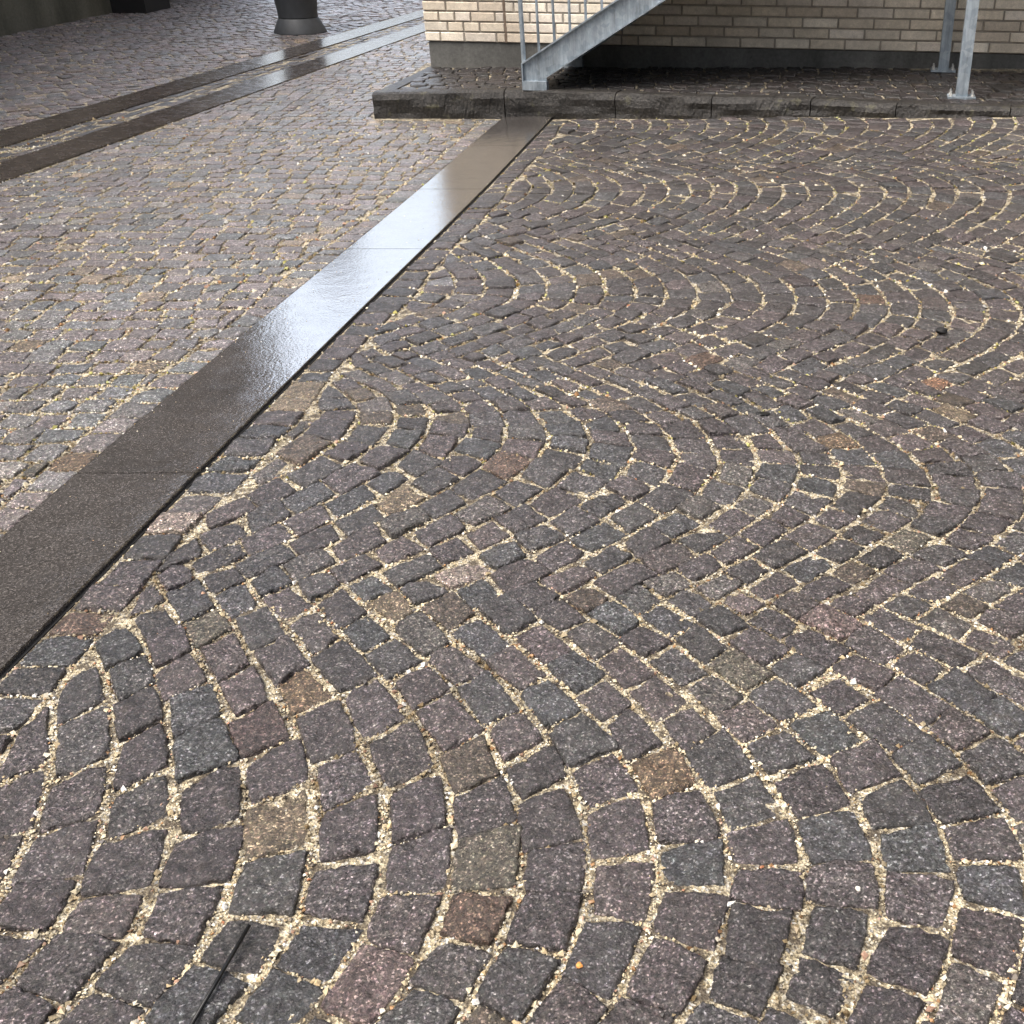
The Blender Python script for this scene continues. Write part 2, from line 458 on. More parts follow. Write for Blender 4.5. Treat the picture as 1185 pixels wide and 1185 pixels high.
ROW = 0.118   # width of the straight edge course along the strip
GAPR = 0.010  # open joint between slab and edge course
bands = [-1, 0, 1, 2, 3, 4, 5]
Q, G = fan_field(-24, 42, bands)
Q += rng.normal(0, 0.0050, Q.shape)
cen = Q.mean(1)
edge = lambda y: strip_r(y) + GAPR + ROW + 0.010*np.sin(5.1*y) + 0.006*np.sin(13*y)
keep = (cen[:, 0] > edge(cen[:, 1]) - 0.05) & (cen[:, 1] > 0.1) & (cen[:, 1] < ykerb(cen[:, 0]) + 0.03) & (cen[:, 0] < 3.6)
Q, G = Q[keep], G[keep]
Q[..., 0] = np.maximum(Q[..., 0], edge(Q[..., 1]))
Q[..., 1] = np.minimum(Q[..., 1], ykerb(Q[..., 0]) - 0.012)
# edge course
EQ, EG = [], []
y = 0.1
while y < 7.3:
    l = rng.uniform(0.085, 0.12)
    y2 = y + l
    o0, o1 = rng.uniform(-.006, .006, 2)
    EQ.append([(strip_r(y)+GAPR, y), (edge(y)+o0, y+rng.uniform(-.008, .008)), (edge(y2)+o0, y2+rng.uniform(-.008, .008)), (strip_r(y2)+GAPR, y2)])
    EG.append((rng.uniform(.006, .013), rng.uniform(.006, .013)))
    y = y2
EQ = np.array(EQ); EQ[..., 1] = np.minimum(EQ[..., 1], ykerb(EQ[..., 0]) - 0.012)
Q = np.concatenate([Q, EQ]); G = np.concatenate([G, np.array(EG)])
cols = apply_special(Q, stone_cols(len(Q)))
right_field = pave('cobbled_pavement', Q, G, cols, zg)
RIGHT = Q

# ---- rows of setts left of the strip
def rows(x_lo, x_hi, y0, y1, pitch=0.099, slope=0.0, amp=0.02, yl=None):
    Q, G = [], []
    y = y0; k = 0
    while y < y1:
        ln = lambda x, yy: yy + slope*x + amp*np.sin(1.9*x + 0.8*yy) + 0.4*amp*np.sin(4.3*x - 1.3*yy)
        x = -9.0 + rng.uniform(0, .1)
        lo = x_lo(y + slope*-2); hi = x_hi(y + slope*-2)
        x = lo - 0.8 + rng.uniform(0, .12)
        while x < hi + 0.8:
            w = rng.uniform(0.082, 0.125); x2 = x + w
            q = [(x, ln(x, y)), (x2, ln(x2, y)), (x2, ln(x2, y+pitch)), (x, ln(x, y+pitch))]
            Q.append(q); G.append((rng.uniform(.006, .015), rng.uniform(.007, .017)))
            x = x2
        y += pitch
    return np.array(Q, float), np.array(G, float)

l_edge = lambda y: strip_l(y) - 0.006 - 0.105 - 0.010*np.sin(4.7*y)
Q, G = rows(lambda y: max(s2_b(y), -1.2*y - 1.5), lambda y: l_edge(y), 0.4, 17.5, slope=-0.04)
Q += rng.normal(0, 0.006, Q.shape)
cen = Q.mean(1)
def x_right(y):   # right limit: strip edge, then kerb side and the building
    y = np.asarray(y, float)
    side = -1.935 + 0.13*(y - 7.5)
    return np.where(y < 7.47, l_edge(y), side - 0.01)
keep = (cen[:, 0] < x_right(cen[:, 1]) + 0.045) & (cen[:, 0] > s2_b(cen[:, 1]) - 0.04) & (cen[:, 0] > -0.80*cen[:, 1] - 1.6)
Q, G = Q[keep], G[keep]
Q[..., 0] = np.minimum(Q[..., 0], x_right(Q[..., 1]))
Q[..., 0] = np.maximum(Q[..., 0], s2_b(Q[..., 1]) + 0.008)
EQ, EG = [], []
y = 0.4
while y < 7.4:
    y2 = y + rng.uniform(0.088, 0.13)
    EQ.append([(l_edge(y), y+rng.uniform(-.008, .008)), (strip_l(y)-.006, y), (strip_l(y2)-.006, y2), (l_edge(y2), y2+rng.uniform(-.008, .008))])
    EG.append((rng.uniform(.006, .014), rng.uniform(.008, .016)))
    y = y2
Q = np.concatenate([Q, np.array(EQ)]); G = np.concatenate([G, np.array(EG)])
SPECIAL = [((-1.595, 3.036), BROWN), ((-1.584, 2.601), BROWN), ((-2.171, 3.456), TAN), ((-1.633, 2.562), OLIVE), ((-1.665, 3.235), TAN)]
cols = apply_special(Q, stone_cols(len(Q), 2.5)*np.array([.975, 1.0, .975]))  # left setts lightened in base colour to carry the sky sheen
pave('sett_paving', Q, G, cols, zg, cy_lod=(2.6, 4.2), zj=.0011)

# ---- setts beyond the channel, laid diagonally
def far_field():
    Q, G = [], []
    a = R(38); ca, sa = math.cos(a), math.sin(a)
    for i in range(-150, 150):
        v = i*0.108; u = -16 + rng.uniform(0, .1)
        while u < 26:
            w = rng.uniform(.09, .13)
            c = [(u, v), (u+w, v), (u+w, v+.108), (u, v+.108)]
            cx, cy = c[0][0]*ca - c[0][1]*sa - 6, c[0][0]*sa + c[0][1]*ca + 10
            if 2.5 < cy < 21 and s2_t(cy) > cx > -9.5 and cx > -0.75*cy - 1.5:
                Q.append([(p[0]*ca - p[1]*sa - 6 + .03*math.sin(p[0]*3), p[0]*sa + p[1]*ca + 10 + .03*math.sin(2.5*p[1]+p[0])) for p in c])
                G.append((rng.uniform(.006, .014), rng.uniform(.007, .016)))
            u += w
    Q = np.array(Q); Q += rng.normal(0, .007, Q.shape)
    Q[..., 0] = np.minimum(Q[..., 0], s2_t(Q[..., 1]) - .012)
    return Q, np.array(G)
Q, G = far_field()
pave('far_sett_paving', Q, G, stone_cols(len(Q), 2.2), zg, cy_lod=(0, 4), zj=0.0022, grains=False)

# ---- granite strip (slabs with fine joints) and a black strip standing in for the open joint's shadow
def slab_bm(bm, fl, fr, ya, yb, zt, th=0.08, n=1):
    ys = np.linspace(ya, yb, n+1)
    top_l = [bm.verts.new((fl(v), v, zt(fl(v), v))) for v in ys]
    top_r = [bm.verts.new((fr(v), v, zt(fr(v), v))) for v in ys]
    bot_l = [bm.verts.new((fl(v), v, zt(fl(v), v)-th)) for v in ys]
    bot_r = [bm.verts.new((fr(v), v, zt(fr(v), v)-th)) for v in ys]
    for i in range(n):
        bm.faces.new((top_l[i], top_r[i], top_r[i+1], top_l[i+1]))
        bm.faces.new((bot_l[i], bot_l[i+1], bot_r[i+1], bot_r[i]))
        bm.faces.new((top_l[i], top_l[i+1], bot_l[i+1], bot_l[i]))
        bm.faces.new((top_r[i], bot_r[i], bot_r[i+1], top_r[i+1]))
    bm.faces.new((top_l[0], bot_l[0], bot_r[0], top_r[0]))
    bm.faces.new((top_l[n], top_r[n], bot_r[n], bot_l[n]))

zs = lambda x, y: float(zg(x, y)) + 0.006
ys_j = [-0.6, 0.52, 1.55, 2.545, 4.565, 5.60, 6.60, 7.478]
bm = bmesh.new()
for a, b in zip(ys_j, ys_j[1:]):
    slab_bm(bm, strip_l, strip_r, a + .0022, b - .0022, zs, n=6)
strip = obj_bm('granite_strip', bm, M_strip, bevel=0.002)
tag(strip, kind='structure')
bm = bmesh.new()
slab_bm(bm, lambda v: strip_r(v) + .0005, lambda v: strip_r(v) + GAPR - 0.002, -0.6, 7.44, lambda x, y: float(zg(x, y)) - .006, th=.03, n=20)
f = obj_bm('joint_shadow', bm, M_gapshade, strip)

# ---- the drainage channel further left: two slab rows with rough small setts between
def lerp(f, g, t): return lambda y: f(y)*(1-t) + g(y)*t
c0 = s2_b; c1 = lerp(s2_b, s2_t, .33); c2 = lerp(s2_b, s2_t, .64); c3 = s2_t
zc = lambda x, y: float(zg(x, y)) + 0.002
bm = bmesh.new()
for k in range(24):
    a = 2.0 + k*1.2
    slab_bm(bm, c1, c0, a + .002, a + 1.198, zc, n=2)
    slab_bm(bm, c3, c2, a + .402, a + 1.598, zc, n=2)
ch = obj_bm('drainage_channel', bm, M_slab2, bevel=.002)
tag(ch, kind='structure')
Q, G = [], []
y = 2.2
while y < 22:
    y2 = y + rng.uniform(.10, .22)
    n = 3
    for k in range(n):
        t0, t1 = k/n, (k+1)/n
        Lp = lambda t, v: c2(v)*(1-t) + c1(v)*t
        o = rng.uniform(-.03, .03)
        Q.append([(Lp(t0, y), y+o), (Lp(t1, y), y+o), (Lp(t1, y2), y2+o), (Lp(t0, y2), y2+o)])
        G.append((rng.uniform(.012, .03), rng.uniform(.012, .03)))
    y = y2
Q = np.array(Q) + rng.normal(0, .008, (len(Q), 4, 2))
pave('channel_setts', Q, np.array(G), stone_cols(len(Q), 1.0), lambda x, y: zg(x, y) - 0.003, cy_lod=(0, 6), zj=.002)

# ------------------------------------------------------------------ loose joint gravel
GC = np.array([(0.58, 0.48, 0.31), (0.66, 0.58, 0.41), (0.50, 0.39, 0.23), (0.72, 0.66, 0.52), (0.80, 0.78, 0.73),
               (0.36, 0.20, 0.09), (0.20, 0.17, 0.14), (0.42, 0.26, 0.18), (0.09, 0.08, 0.075), (0.46, 0.20, 0.10)])
GW = np.array([24, 22, 16, 14, 8, 4, 6, 4, 4, 1.0]); GW /= GW.sum()
def grain_points():
    out = []
    for Q, gap in GRAIN_EDGES:
        for e in range(4):
            p, q = Q[:, e], Q[:, (e+1) % 4]
            # edge 0 and 2 run along s (gap in t), 1 and 3 run along t (gap in s)
            gw = gap[:, 1] if e in (0, 2) else gap[:, 0]
            L = np.linalg.norm(q-p, axis=1)
            d = (q-p)/np.maximum(L, 1e-6)[:, None]
            nrm = np.stack([d[:, 1], -d[:, 0]], 1)
            yc = p[:, 1]; xc = p[:, 0]
            vis = (yc < 11) & (np.abs(xc - (-0.14*(yc*.87+.67))) < 0.52*(yc*.87+.67) + .35)
            dens = np.where(yc < 2.0, 560, np.where(yc < 3.2, 330, np.where(yc < 4.6, 190, 110)))*np.where(vis, 1, 0)*np.where(xc < strip_l(yc) + .02, 1.25, 1.0)*np.clip((11.0 - yc)/5.0, 0, 1)
            dens = dens*np.clip((gw-.0045)/0.006, 0.05, 1.6)*(0.75+0.5*np.sin(p[:, 0]*3.3+p[:, 1]*2.1)**2)
            cnt = rng.poisson(dens*L*0.5)
            idx = np.repeat(np.arange(len(Q)), cnt)
            t = rng.uniform(-0.02, 1.02, len(idx))[:, None]
            off = (rng.normal(0, 0.42, len(idx))*gw[idx])[:, None]
            out.append(p[idx]*(1-t) + q[idx]*t + nrm[idx]*off)
    return np.concatenate(out)
gp = grain_points()
# keep the open joint beside the slab clear
m = ((gp[:, 0] < strip_l(gp[:, 1]) + .004) | (gp[:, 0] > strip_r(gp[:, 1]) + GAPR + .001)) & (gp[:, 1] < ykerb(gp[:, 0]))
gp = gp[m]
# a little grit trodden onto the slabs
ng = 420
yy = rng.uniform(.8, 7.4, ng)**1.0; ff = rng.uniform(0, 1, ng)
ff = np.where(rng.uniform(0, 1, ng) < .7, np.where(ff < .5, ff**2*1.2, 1 - (1-ff)**2*1.2), ff)
grit = np.stack([strip_l(yy)*(1-ff) + strip_r(yy)*ff, yy], 1)
n_joint = len(gp)
gp = np.concatenate([gp, grit])
K = len(gp)
far = np.clip(gp[:, 1]/2.2, 1, 2.2)*np.where(gp[:, 1] > 4.5, .85, 1)
size = np.clip(rng.lognormal(math.log(0.0021), 0.46, K), .0009, .0075)*far**0.55
size[n_joint:] = np.minimum(size[n_joint:]*.5, .0020)
OCT = np.array([(1, 0, 0), (0, 1, 0), (-1, 0, 0), (0, -1, 0), (0, 0, 1), (0, 0, -1)], float)
OF = np.array([(0, 1, 4), (1, 2, 4), (2, 3, 4), (3, 0, 4), (1, 0, 5), (2, 1, 5), (3, 2, 5), (0, 3, 5)])
V = OCT[None] + rng.normal(0, .22, (K, 6, 3))
ang = rng.uniform(0, 6.283, K); ca, sa = np.cos(ang)[:, None], np.sin(ang)[:, None]
tl = rng.normal(0, .5, K); ct, st = np.cos(tl)[:, None], np.sin(tl)[:, None]
x, y, z = V[..., 0], V[..., 1]*rng.uniform(.7, 1.3, (K, 1)), V[..., 2]*rng.uniform(.6, 1.0, (K, 1))
y, z = y*ct - z*st, y*st + z*ct
x, y = x*ca - y*sa, x*sa + y*ca
V = np.stack([x, y, z], 2)*size[:, None, None]
V[..., 0] += gp[:, None, 0]; V[..., 1] += gp[:, None, 1]
zl = zg(gp[:, 0], gp[:, 1]) - 0.0080 + size*0.35 + rng.uniform(0, .0030, K)
zl[n_joint:] = zg(gp[n_joint:, 0], gp[n_joint:, 1]) + .006 + size[n_joint:]*.4
V[..., 2] += zl[:, None]
gc = GC[rng.choice(len(GC), K, p=GW)]*rng.uniform(.55, .90, (K, 1))
def blotch(x, y, f, p):
    return (np.sin(f*x + p) * np.sin(1.13*f*y + 2*p) + 0.6*np.sin(2.3*f*x - 1.7*f*y + 3*p) + 0.4*np.sin(4.1*f*y + 2.9*f*x + p))/2
bl = blotch(gp[:, 0], gp[:, 1], 5.3, 1.0)
gc *= np.where(bl > .28, .52, np.where(bl > .1, .8, 1.0))[:, None]
gc = np.where(((bl > .28) & (rng.uniform(0, 1, K) < .6))[:, None], gc*np.array([.8, .72, .6]), gc)
mossy = np.clip((gp[:, 1] - 4.0)/3.0, 0, 1)*(gp[:, 0] > strip_r(gp[:, 1]))*(blotch(gp[:, 0], gp[:, 1], 2.6, .3) > -.1)
green = rng.uniform(0, 1, K) < .10 + .5*mossy
green &= gp[:, 1] > 2.5
gc[green] = gc[green]*np.array([.62, .66, .28])
o = np_mesh('joint_gravel', V.reshape(-1, 3), (OF[None] + (np.arange(K)*6)[:, None, None]).reshape(-1, 3), np.full(K*8, 3), M_grain,
            np.repeat(gc, 6, axis=0))
tag(o, 'cream and tan gravel filling the joints between the setts', 'gravel', kind='stuff')

# ------------------------------------------------------------------ raised platform with rough kerb
YAW = -R(9.4)
ux, uy = math.cos(YAW), math.sin(YAW)      # along the wall
vx, vy = -uy, ux                            # into the building
CORN = (-1.758, 8.637)
def wall_pt(s, d=0): return (CORN[0] + s*ux + d*vx, CORN[1] + s*uy + d*vy)

def platform_base():
    xs = np.linspace(-1.83, 4.6, 80)
    co = []; n = len(xs)
    for x in xs:
        y0 = float(ykerb(x)) + .05
        s = (x - CORN[0])/ux
        y1 = CORN[1] + s*uy + 0.25
        co += [(x, y0, float(zplat(x)) - .012), (x, max(y1, y0+.05), float(zplat(x)) - .012)]
    q = [(2*i, 2*i+2, 2*i+3, 2*i+1) for i in range(n-1)]
    return tag(np_mesh('platform_bed', co, q, np.full(len(q), 4), M_bed, smooth=True), kind='structure')
platform_base()
KW = 0.13
Q, G = [], []
for r_ in range(12):
    x = -1.9 + rng.uniform(0, .1)
    while x < 4.4:
        w = rng.uniform(.085, .13); x2 = x + w
        f = lambda xx, rr: float(ykerb(xx)) + KW + .006 + rr*.107 + .012*math.sin(3*xx + rr)
        Q.append([(x, f(x, r_)), (x2, f(x2, r_)), (x2, f(x2, r_+1)), (x, f(x, r_+1))])
        G.append((rng.uniform(.007, .016), rng.uniform(.007, .016)))
        x = x2
Q = np.array(Q) + rng.normal(0, .005, (len(Q), 4, 2))
wy = lambda x: CORN[1] + (x - CORN[0])/ux*uy - .004
cen = Q.mean(1)
k = (cen[:, 1] < wy(cen[:, 0]) + .04) & (cen[:, 0] > -1.80 + .13*(cen[:, 1]-7.5) - 0.0)
Q, G = Q[k], np.array(G)[k]
Q[..., 1] = np.minimum(Q[..., 1], wy(Q[..., 0]))
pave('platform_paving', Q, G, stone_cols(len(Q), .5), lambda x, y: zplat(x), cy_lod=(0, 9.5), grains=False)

kerb = empty('kerb', (0, 0, 0)); tag(kerb, kind='structure')
def kerb_stone(pts, wdt, zt, zb, inward):
    """rough hewn block following pts (front top edge)"""
    n = len(pts); m = 5; h = 6
    d = [(-.035, -.22)]
    prof = []                                   # (depth, height fraction) front bottom -> front top -> back top -> back bottom
    for i in range(h): prof.append((0.0, i/(h-1)))
    for i in range(1, m): prof.append((i/(m-1), 1.0))
    prof.append((1.0, 0.0))
    co = []
    for i, (x, y) in enumerate(pts):
        T = Vector((pts[min(i+1, n-1)][0]-pts[max(i-1, 0)][0], pts[min(i+1, n-1)][1]-pts[max(i-1, 0)][1])).normalized()
        N = Vector((-T.y, T.x))*inward
        zt_ = float(zt(x, y)); zb_ = float(zb(x, y))
        for k, (dd, hh) in enumerate(prof):
            jitter = rng.normal(0, .0012) + .004*math.sin(9*x + 2.1*k) + .003*math.sin(23*x - 1.3*k)
            jz = rng.normal(0, .0010) + .0012*math.sin(14*x + .5)
            rnd_ = -.010 if (dd == 0 and hh == 1) else 0
            off = dd*wdt + (0.010 if (dd == 0 and hh == 1) else 0) + (jitter if dd == 0 else 0)
            co.append((x + N.x*off, y + N.y*off, zb_ + (zt_-zb_)*hh + jz*(hh > .5) + rnd_))
    w = len(prof)
    q = []
    cnt = []
    loops = []
    for i in range(n-1):
        for k in range(w):
            a, b = i*w + k, i*w + (k+1) % w
            loops += [a, a+w, b+w, b]; cnt.append(4)
    loops += list(range(w))[::-1]; cnt.append(w)
    loops += [(n-1)*w + k for k in range(w)]; cnt.append(w)
    return co, loops, cnt
def kline(xa, xb, step=.012):
    n = max(3, int((xb-xa)/step))
    xs = np.linspace(xa, xb, n)
    return [(float(x), float(ykerb(x))) for x in xs]
KJ = [-1.913, -1.06, -0.342, 0.252, 0.833, 1.301, 1.903, 2.62, 3.4, 4.5]
zb_f = lambda x, y: float(zg(x, y)) - .06
for a, b in zip(KJ, KJ[1:]):
    co, lp, ct = kerb_stone(kline(a + .003, b - .003), KW, lambda x, y: zplat(x) + rng.normal(0, .0008), zb_f, 1)
    ob = np_mesh('kerb_stone', co, lp, ct, M_kerb, parent=kerb)
# left side return of the kerb towards the building corner
side = [(-1.913 + .13*t*1.0, 7.504 + KW + .004 + t) for t in np.linspace(0, 1.06, 34)]
co, lp, ct = kerb_stone(side, KW*0.9, lambda x, y: .147, lambda x, y: -.06, -1)
ob = np_mesh('kerb_stone', co, lp, ct, M_kerb, parent=kerb)

# ------------------------------------------------------------------ brick building (local x along wall, y into the building)
Z0 = 0.322     # underside of the first course
bld = empty('brick_building', (CORN[0], CORN[1], 0), YAW,
            'cream brick building corner on a grey concrete plinth behind the steel stair', 'building')
WL, WH, WD = 11.0, 6.2, 9.0
bm = bmesh.new(); bm_box(bm, 0.016, WL, 0.012, WD, 0.0, Z0 - .004)
obj_bm('plinth', bm, M_plinth, bld)
bm = bmesh.new(); bm_box(bm, 0.008, WL-.008, 0.008, WD-.008, Z0, WH)
core = obj_bm('wall', bm, M_mortar, bld)
CH = 0.0667; BH = 0.054; JT = 0.011
JX = 0.60      # vertical movement joint
def brick_wall():
    co, F, C = [], [], []
    pal = np.array([(0.72, 0.645, 0.535), (0.68, 0.60, 0.485), (0.76, 0.69, 0.58), (0.63, 0.545, 0.44), (0.70, 0.63, 0.54)])
    def brick(a, b, z0, z1, axis):
        k = len(co); p = rng.uniform(-.0025, .001)
        e = .0035
        c = pal[rng.integers(len(pal))]*rng.uniform(.92, 1.12)
        if axis == 0:
            outer = [(a, p+.006, z0), (b, p+.006, z0), (b, p+.006, z1), (a, p+.006, z1)]
            face = [(a+e, p, z0+e), (b-e, p, z0+e), (b-e, p, z1-e), (a+e, p, z1-e)]
            back = [(a, .012, z0), (b, .012, z0), (b, .012, z1), (a, .012, z1)]
        else:
            outer = [(p+.006, b, z0), (p+.006, a, z0), (p+.006, a, z1), (p+.006, b, z1)]
            face = [(p, b-e, z0+e), (p, a+e, z0+e), (p, a+e, z1-e), (p, b-e, z1-e)]
            back = [(.012, b, z0), (.012, a, z0), (.012, a, z1), (.012, b, z1)]
        vs = back + outer + face
        co.extend(vs); C.extend([c]*12)
        for r0 in (0, 4):
            for i in range(4):
                j = (i+1) % 4
                F.append((k+r0+i, k+r0+j, k+r0+4+j, k+r0+4+i))
        F.append((k+8, k+9, k+10, k+11))
    nc = int((WH - Z0)/CH)
    for r in range(nc):
        z0 = Z0 + r*CH + (.004 if r == 0 else JT/2); z1 = Z0 + (r+1)*CH - JT/2
        # left of the movement joint: irregular bond
        x = -0.0005
        first = True
        while x < JX - .012:
            w = random.choice([0.108, 0.168, 0.228, 0.228, 0.108])
            if first: w = [0.108, 0.168, 0.108, 0.168][r % 4]; first = False
            b = min(x + w, JX - .008)
            if JX - .008 - b < .05: b = JX - .008
            if b - x > .03: brick(x, b, z0, z1, 0)
            x = b + JT
        x = JX + .008
        off = [0.0, 0.5, 0.25, 0.75, 0.5, 0.1, 0.6, 0.3][r % 8]
        w0 = 0.228*(1 - off) if off else .228
        while x < WL - .02:
            w = w0 if w0 else .228
            w0 = None
            if rng.uniform() < .02: w = .108
            b = min(x + w, WL)
            if b - x > .02: brick(x, b, z0, z1, 0)
            x = b + JT
        y = .012 + JT
        while y < WD - .03:
            b = min(y + (.228 if not (y < .05 and r % 2) else .108), WD)
            brick(y, b, z0, z1, 1); y = b + JT
    return np_mesh('brickwork', co, F, np.full(len(F), 4), M_brick, np.array(C), parent=core)
brick_wall()
bm = bmesh.new(); bm_box(bm, JX - .0075, JX + .0075, .001, .009, Z0, WH - .05)
obj_bm('movement_joint', bm, M_seal, core)
bm = bmesh.new(); bm_box(bm, -.25, WL+.2, -.25, WD+.2, WH, WH + .22)
obj_bm('roof', bm, M_roof, bld, bevel=.01)

# ------------------------------------------------------------------ galvanised stair (local x along the wall from the foot)
SX, SY = -0.936, 7.515
st = empty('steel_staircase', (SX, SY, 0), YAW,
           'galvanized steel outdoor staircase with balusters rising along the brick wall', 'staircase')
SL = 0.602; ZF = 0.170
def strg(y0, y1, yf0, yf1, zoff):
    """channel stringer: web y0..y1, flanges reaching yf0..yf1"""
    top = lambda s: .331 + SL*(s - 0.006)
    bot = lambda s: .243 + SL*(s - .158)
    E = 2.42
    bm = bmesh.new()
    zf = ZF + zoff
    web = [(.004, zf), (.156, zf), (.156, bot(.156)), (E, bot(E)), (E+.35, bot(E)), (E+.35, top(E)), (E, top(E)), (.004, top(.004))]
    bm_prism(bm, web, y0, y1)
    # flanges
    t = .009
    bm_prism(bm, [(.004, top(.004)-t), (.004, top(.004)+.001), (E, top(E)+.001), (E, top(E)-t)], yf0, yf1)
    bm_prism(bm, [(.158, bot(.158)), (.158, bot(.158)+t), (E, bot(E)+t), (E, bot(E))], yf0, yf1)
    bm_prism(bm, [(0.0, zf), (.0085, zf), (.0085, top(0)), (0.0, top(0))], yf0, yf1)
    return obj_bm('stringer', bm, M_galv, st), top, bot
s1, top, bot = strg(.0, .008, -.022, .0, 0.0)
bm = bmesh.new(); bm_box(bm, .0005, .160, -.026, .03, ZF - .002, ZF + .052)
obj_bm('foot_plate', bm, M_galv, s1, bevel=.003)
W2 = 0.98
s2_, _, _ = strg(W2 - .008, W2, W2, W2 + .022, .0)
bm = bmesh.new(); bm_box(bm, .0005, .160, W2 - .03, W2 + .026, ZF - .002, ZF + .052)
obj_bm('foot_plate', bm, M_galv, s2_, bevel=.003)
RISE = .178; GO = RISE/SL
nst = 8
for k in range(nst):
    s = .012 + GO*k; z = top(s) - .001
    bm = bmesh.new(); bm_box(bm, s, s + .245, .009, W2 - .009, z - .03, z)
    tr = obj_bm('tread', bm, M_galv, st)
    bm = bmesh.new(); bm_prism(bm, [(s + .236, z + .0005), (s + .245, z + .0005), (s + GO, z + .146), (s + GO - .009, z + .146)], .009, W2 - .009)
    obj_bm('riser', bm, M_galv, tr)
ZL = ZF + RISE*nst + .10
L0 = .10 + GO*nst; L1 = L0 + 1.15
bm = bmesh.new(); bm_box(bm, L0, L1, -.42, W2 + .02, ZL - .16, ZL)  # front overhang past the posts added to shade the wall below
obj_bm('landing', bm, M_galv, st)
def loc(x, y):   # world -> stair local
    dx, dy = x - SX, y - SY
    return dx*ux + dy*uy, dx*vx + dy*vy
for (px, py, zb) in ((1.709, 6.862, .2275), (1.818, 7.875, .231)):
    s, d = loc(px, py)
    bm = bmesh.new(); bm_box(bm, s - .033, s + .033, d - .033, d + .033, zb + .010, ZL - .161)
    po = obj_bm('support_post', bm, M_galv, st, bevel=.005)
    bm = bmesh.new(); bm_box(bm, s - .08, s + .08, d - .055, d + .055, zb - .004, zb + .0095)
    obj_bm('base_plate', bm, M_galv, po, bevel=.002)
    for sx in (-.062, .062):
        for sy in (-.035, .035):
            bm = bmesh.new()
            bm_tube(bm, (s+sx, d+sy, zb + .0095), (s+sx, d+sy, zb + .019), .011, 6)
            bm_tube(bm, (s+sx, d+sy, zb + .019), (s+sx, d+sy, zb + .040), .0055, 8)
            obj_bm('anchor_bolt', bm, M_bolt, po)
# railing
rail = None
bm = bmesh.new()
bm_tube(bm, (.012, .006, top(.0) + .93), (L0, .006, top(L0) + .93), .021, 12)
bm_tube(bm, (L0, .006, top(L0) + .93), (L1, .006, top(L0) + .93), .021, 12)
rail = obj_bm('handrail', bm, M_galv, st, smooth=False)
k = 0; s = .012
while s < L0 - .05:
    bm = bmesh.new()
    r = .0145 if k % 9 == 0 else .0085
    bm_tube(bm, (s, .004, top(s) - .004), (s, .004, top(s) + .93), r, 10)
    obj_bm('baluster', bm, M_galv, rail)
    s += .103; k += 1
while s < L1:
    bm = bmesh.new(); bm_tube(bm, (s, .004, ZL), (s, .004, top(L0) + .93), .0085, 8)
    obj_bm('baluster', bm, M_galv, rail); s += .103

# ------------------------------------------------------------------ left hand building: wall, dark pier; column
lb = empty('concrete_building', (-6.533, 11.706, 0), 0,
           'stained dark concrete wall of the building at the far left with a black pier', 'building')
def wl(x, y): return x + 6.533, y - 11.706
d = Vector((0.164, 2.14)).normalized(); nrm = Vector((-d.y, d.x))
def along(a, off): return (d.x*a + nrm.x*off, d.y*a + nrm.y*off)
def slab_dir(bm, a0, a1, o0, o1, z0, z1):
    P = [along(a0, o0), along(a1, o0), along(a1, o1), along(a0, o1)]
    lo = [bm.verts.new((*p, z0)) for p in P]; hi = [bm.verts.new((*p, z1)) for p in P]
    bm.faces.new(lo[::-1]); bm.faces.new(hi)
    for i in range(4): bm.faces.new((lo[i], lo[(i+1) % 4], hi[(i+1) % 4], hi[i]))
bm = bmesh.new(); slab_dir(bm, -11.0, 2.15, 0.0, .35, -.05, 7.5); obj_bm('wall', bm, M_dark, lb)
bm = bmesh.new(); slab_dir(bm, 2.155, 2.75, -.40, .35, -.05, 7.5); obj_bm('pier', bm, M_pier, lb)
bm = bmesh.new(); slab_dir(bm, 2.755, 4.8, 0.02, .35, -.05, 7.5); obj_bm('rear_wall', bm, M_dark, lb)
bm = bmesh.new(); slab_dir(bm, 4.805, 6.2, 0.05, .35, -.05, 2.6); obj_bm('unseen_low_wall', bm, M_dark, lb)  # unseen low wall, added to keep the channel's reflection dark
cx, cy = -3.70, 12.05
colm = empty('steel_column', (cx, cy, 0), 0,
             'dark steel column with flared foot standing beside the wet drainage channel', 'column')
bm = bmesh.new(); bm_lathe(bm, [(.192, .1352), (.190, .15), (.193, .20), (.212, .36), (.24, .7), (.262, 1.1), (.275, 1.9), (.275, 2.2), (.255, 2.24)], 56)
obj_bm('shaft', bm, M_col, colm, smooth=True)
bm = bmesh.new(); bm_lathe(bm, [(.262, -.02), (.256, .012), (.198, .128), (.192, .135)], 56)
obj_bm('flared_foot', bm, M_col, colm, smooth=True)

# ------------------------------------------------------------------ small things lying about
def lump(name, x, y, r, mat, sq=(1, 1, .6), zoff=0.0, seed=1):
    bm = bmesh.new(); bmesh.ops.create_icosphere(bm, subdivisions=3, radius=r)
    rr = random.Random(seed)
    ph = [rr.uniform(0, 6) for _ in range(6)]
    for v in bm.verts:
        n = v.co.normalized()
        k = 1 + .16*math.sin(3*n.x + ph[0]) + .13*math.sin(4*n.y + ph[1]) + .1*math.sin(5*n.z + 3*n.x + ph[2])
        v.co = Vector((v.co.x*k*sq[0], v.co.y*k*sq[1], v.co.z*k*sq[2]))
    o = obj_bm(name, bm, mat, smooth=True)
    o.location = (x, y, float(zg(x, y)) + r*sq[2]*.8 + zoff)
    return o
M_pebble = plain('dark_basalt', (0.012, 0.012, 0.012), 0.7)
M_white = plain('white_pebble', (0.5, 0.47, 0.41), 0.7)
